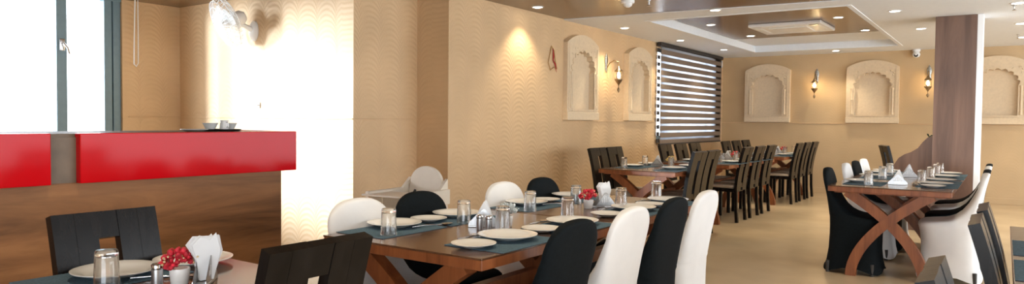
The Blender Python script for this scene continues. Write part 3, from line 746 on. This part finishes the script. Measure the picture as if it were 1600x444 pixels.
def shaker():
    r = thing('shaker', '', 'shaker')
    obj('body', lathe(B(), [(0, 0), (.016, 0), (.0165, .002), (.0165, .056), (0, .056)], 18), 'steel_b', r, 40)
    obj('cap', lathe(B(), [(.0165, .056), (.017, .058), (.017, .070), (.014, .074), (0, .075)], 18), 'steel', r, 40)
    return r
SH = Proto(shaker)

SEATS = []
def setting(xp, yp, side, where, spacing=1, side_plate=True, cut=True, gl=None, ys=None, gy=None):
    # side: -1 wall side, +1 aisle side of the table; where: words that place the seat
    z = TOP
    PM.put((xp + side * -.0 + (.05 if side < 0 else .022), yp - .02, z), 0, 'teal woven placemat at ' + where, 'teal placemats'); z += .0035
    PL.put((xp, yp + .04, z), 0, 'large white dinner plate at ' + where, 'dinner plates')
    if side_plate: PS.put((xp, (yp - .17 if side > 0 else yp + .26) if ys is None else ys, TOP + .0035), 0, 'small white side plate at ' + where, 'side plates')
    if gl: GL.put((gl[0], gl[1], TOP + (.0035 if abs(gl[0] - xp) < .15 else 0)), 0, 'upturned clear glass tumbler at ' + where, 'glass tumblers')
    if cut:
        SPN.put((xp - side * .135, yp + (.16 if side < 0 else -.06), TOP + .0035), math.radians(15 * side), 'steel spoon at ' + where, 'spoons')
        FRK.put((xp - side * .135, yp + (.19 if side < 0 else -.03) + .02, TOP + .0035), math.radians(-8 * side), 'steel fork at ' + where, 'forks') if side > 0 else None
for y, ys, g_, a in ((2.44, 2.685, (-2.235, 2.25), 'first'), (2.91, None, (-2.20, 2.74), 'second'), (3.58, 3.80, (-2.20, 3.34), 'third'), (4.12, None, (-2.18, 3.83), 'last')):
    setting(-2.385, y - .04, -1, 'the %s wall-side seat of the long table' % a, ys=ys, side_plate=ys is not None, gl=g_, cut=a in ('first', 'third'))
for y, ys, g_, a in ((2.49, 2.25, (-1.89, 2.64), 'first'), (3.05, 2.76, (-1.86, 3.18), 'second'), (3.76, 3.43, (-1.87, 3.83), 'third'), (4.27, 4.0, (-1.89, 4.40), 'last')):
    setting(-1.755, y - .04, 1, 'the %s aisle-side seat of the long table' % a, ys=ys, gl=g_)
hg = 'napkin holders'; ng = 'folded napkins'; fg = 'flower pots'
def holder_set(x, y, rz, where, K=NK, z=TOP, nrz=None):
    NH.put((x, y, z), rz, 'triangular steel napkin holder ' + where, hg)
    K.put((x, y, z), rz if nrz is None else nrz, 'white folded paper napkins in the holder ' + where, ng)
holder_set(-2.06, 2.72, math.radians(35), 'on the near half of the long table')
SH.put((-2.015, 2.63, TOP), 0, 'steel shaker left of its twin on the long table', 'shakers')
SH.put((-1.96, 2.625, TOP), 0, 'steel shaker right of its twin on the long table', 'shakers')
FWt.put((-1.98, 2.80, TOP), 0, 'pot of grey-white flowers behind the shakers on the long table', fg)
FR.put((-2.01, 3.68, TOP), 0, 'white pot of red flowers on the far half of the long table', fg)
holder_set(-1.97, 3.80, math.radians(70), 'behind the red flowers of the long table', NKF)
# lower left table
PM.put((-2.36, 1.10, TOP), 0, 'teal woven placemat on the lower left table', 'teal placemats')
PL.put((-2.35, 1.13, TOP + .0035), 0, 'large white dinner plate on the lower left table', 'dinner plates')
PL.put((-2.34, 1.39, TOP), 0, 'white plate behind the red flowers on the lower left table', 'dinner plates')
GL.put((-2.20, 1.03, TOP), 0, 'upturned glass tumbler before the plate on the lower left table', 'glass tumblers')
SPN.put((-2.19, 1.22, TOP), math.radians(-40), 'steel spoon on the lower left table', 'spoons')
SH.put((-2.10, 1.13, TOP), 0, 'steel shaker left of the red flowers on the lower left table', 'shakers')
FR.put((-2.08, 1.19, TOP), 0, 'white pot of red flowers on the lower left table', fg)
holder_set(-2.04, 1.25, math.radians(135), 'on the lower left table', NKF, nrz=math.radians(80))
# column table
for y, g_, a in ((6.83, (-.92, 6.57), 'first'), (7.62, (-.92, 7.41), 'second'), (8.16, (-.93, 8.02), 'third'), (8.5, None, 'last')):
    setting(-1.02, y - .04, -1, 'the %s left-side seat of the column table' % a, side_plate=False, cut=False, gl=g_)
for y, g_, a in ((6.95, (-.575, 7.11), 'first'), (7.42, (-.55, 7.70), 'second'), (8.0, (-.54, 8.25), 'third'), (8.48, (-.53, 8.55), 'last')):
    setting(-.46, y - .04, 1, 'the %s right-side seat of the column table' % a, ys=y - .25 if a == 'first' else None, side_plate=a == 'first', gl=g_, cut=a == 'first')
holder_set(-.73, 6.82, 0.12, 'on the near half of the column table')
holder_set(-.75, 7.85, 0.45, 'on the far half of the column table')
# niche table
for y, g_, a in ((7.36, (-3.46, 7.15), 'first'), (7.82, (-3.42, 7.62), 'second')):
    setting(-3.47, y - .02, -1, 'the %s wall-side seat of the niche table' % a, side_plate=False, cut=False, gl=g_)
for y, g_, a in ((7.26, (-3.10, 7.62), 'first'), (7.76, None, 'second')):
    setting(-2.93, y - .02, 1, 'the %s aisle-side seat of the niche table' % a, side_plate=False, cut=False, gl=g_)
holder_set(-3.30, 7.70, .1, 'on the niche table')
FY.put((-3.20, 7.86, TOP), 0, 'pot of yellow flowers on the niche table', fg)
# middle and last tables of the row
for y0, nm in ((8.95, 'middle row table'), (11.6, 'last row table')):
    for k, a in enumerate(('first', 'second', 'third')):
        y = y0 + .58 * k
        setting(-3.36, y, -1, 'the %s wall-side seat of the %s' % (a, nm), side_plate=False, cut=False, gl=(-3.20, y - .12))
        setting(-2.84, y, 1, 'the %s aisle-side seat of the %s' % (a, nm), side_plate=False, cut=False, gl=(-3.0, y + .16))
    holder_set(-3.12, y0 + .72, .1, 'on the ' + nm)
    FR.put((-3.08, y0 + .95, TOP), 0, 'white pot of red flowers on the ' + nm, fg)
for y, a in ((3.10, 'near'), (3.66, 'far')):
    PM.put((.195, y, TOP), 0, 'teal woven placemat on the right edge table, %s one' % a, 'teal placemats')
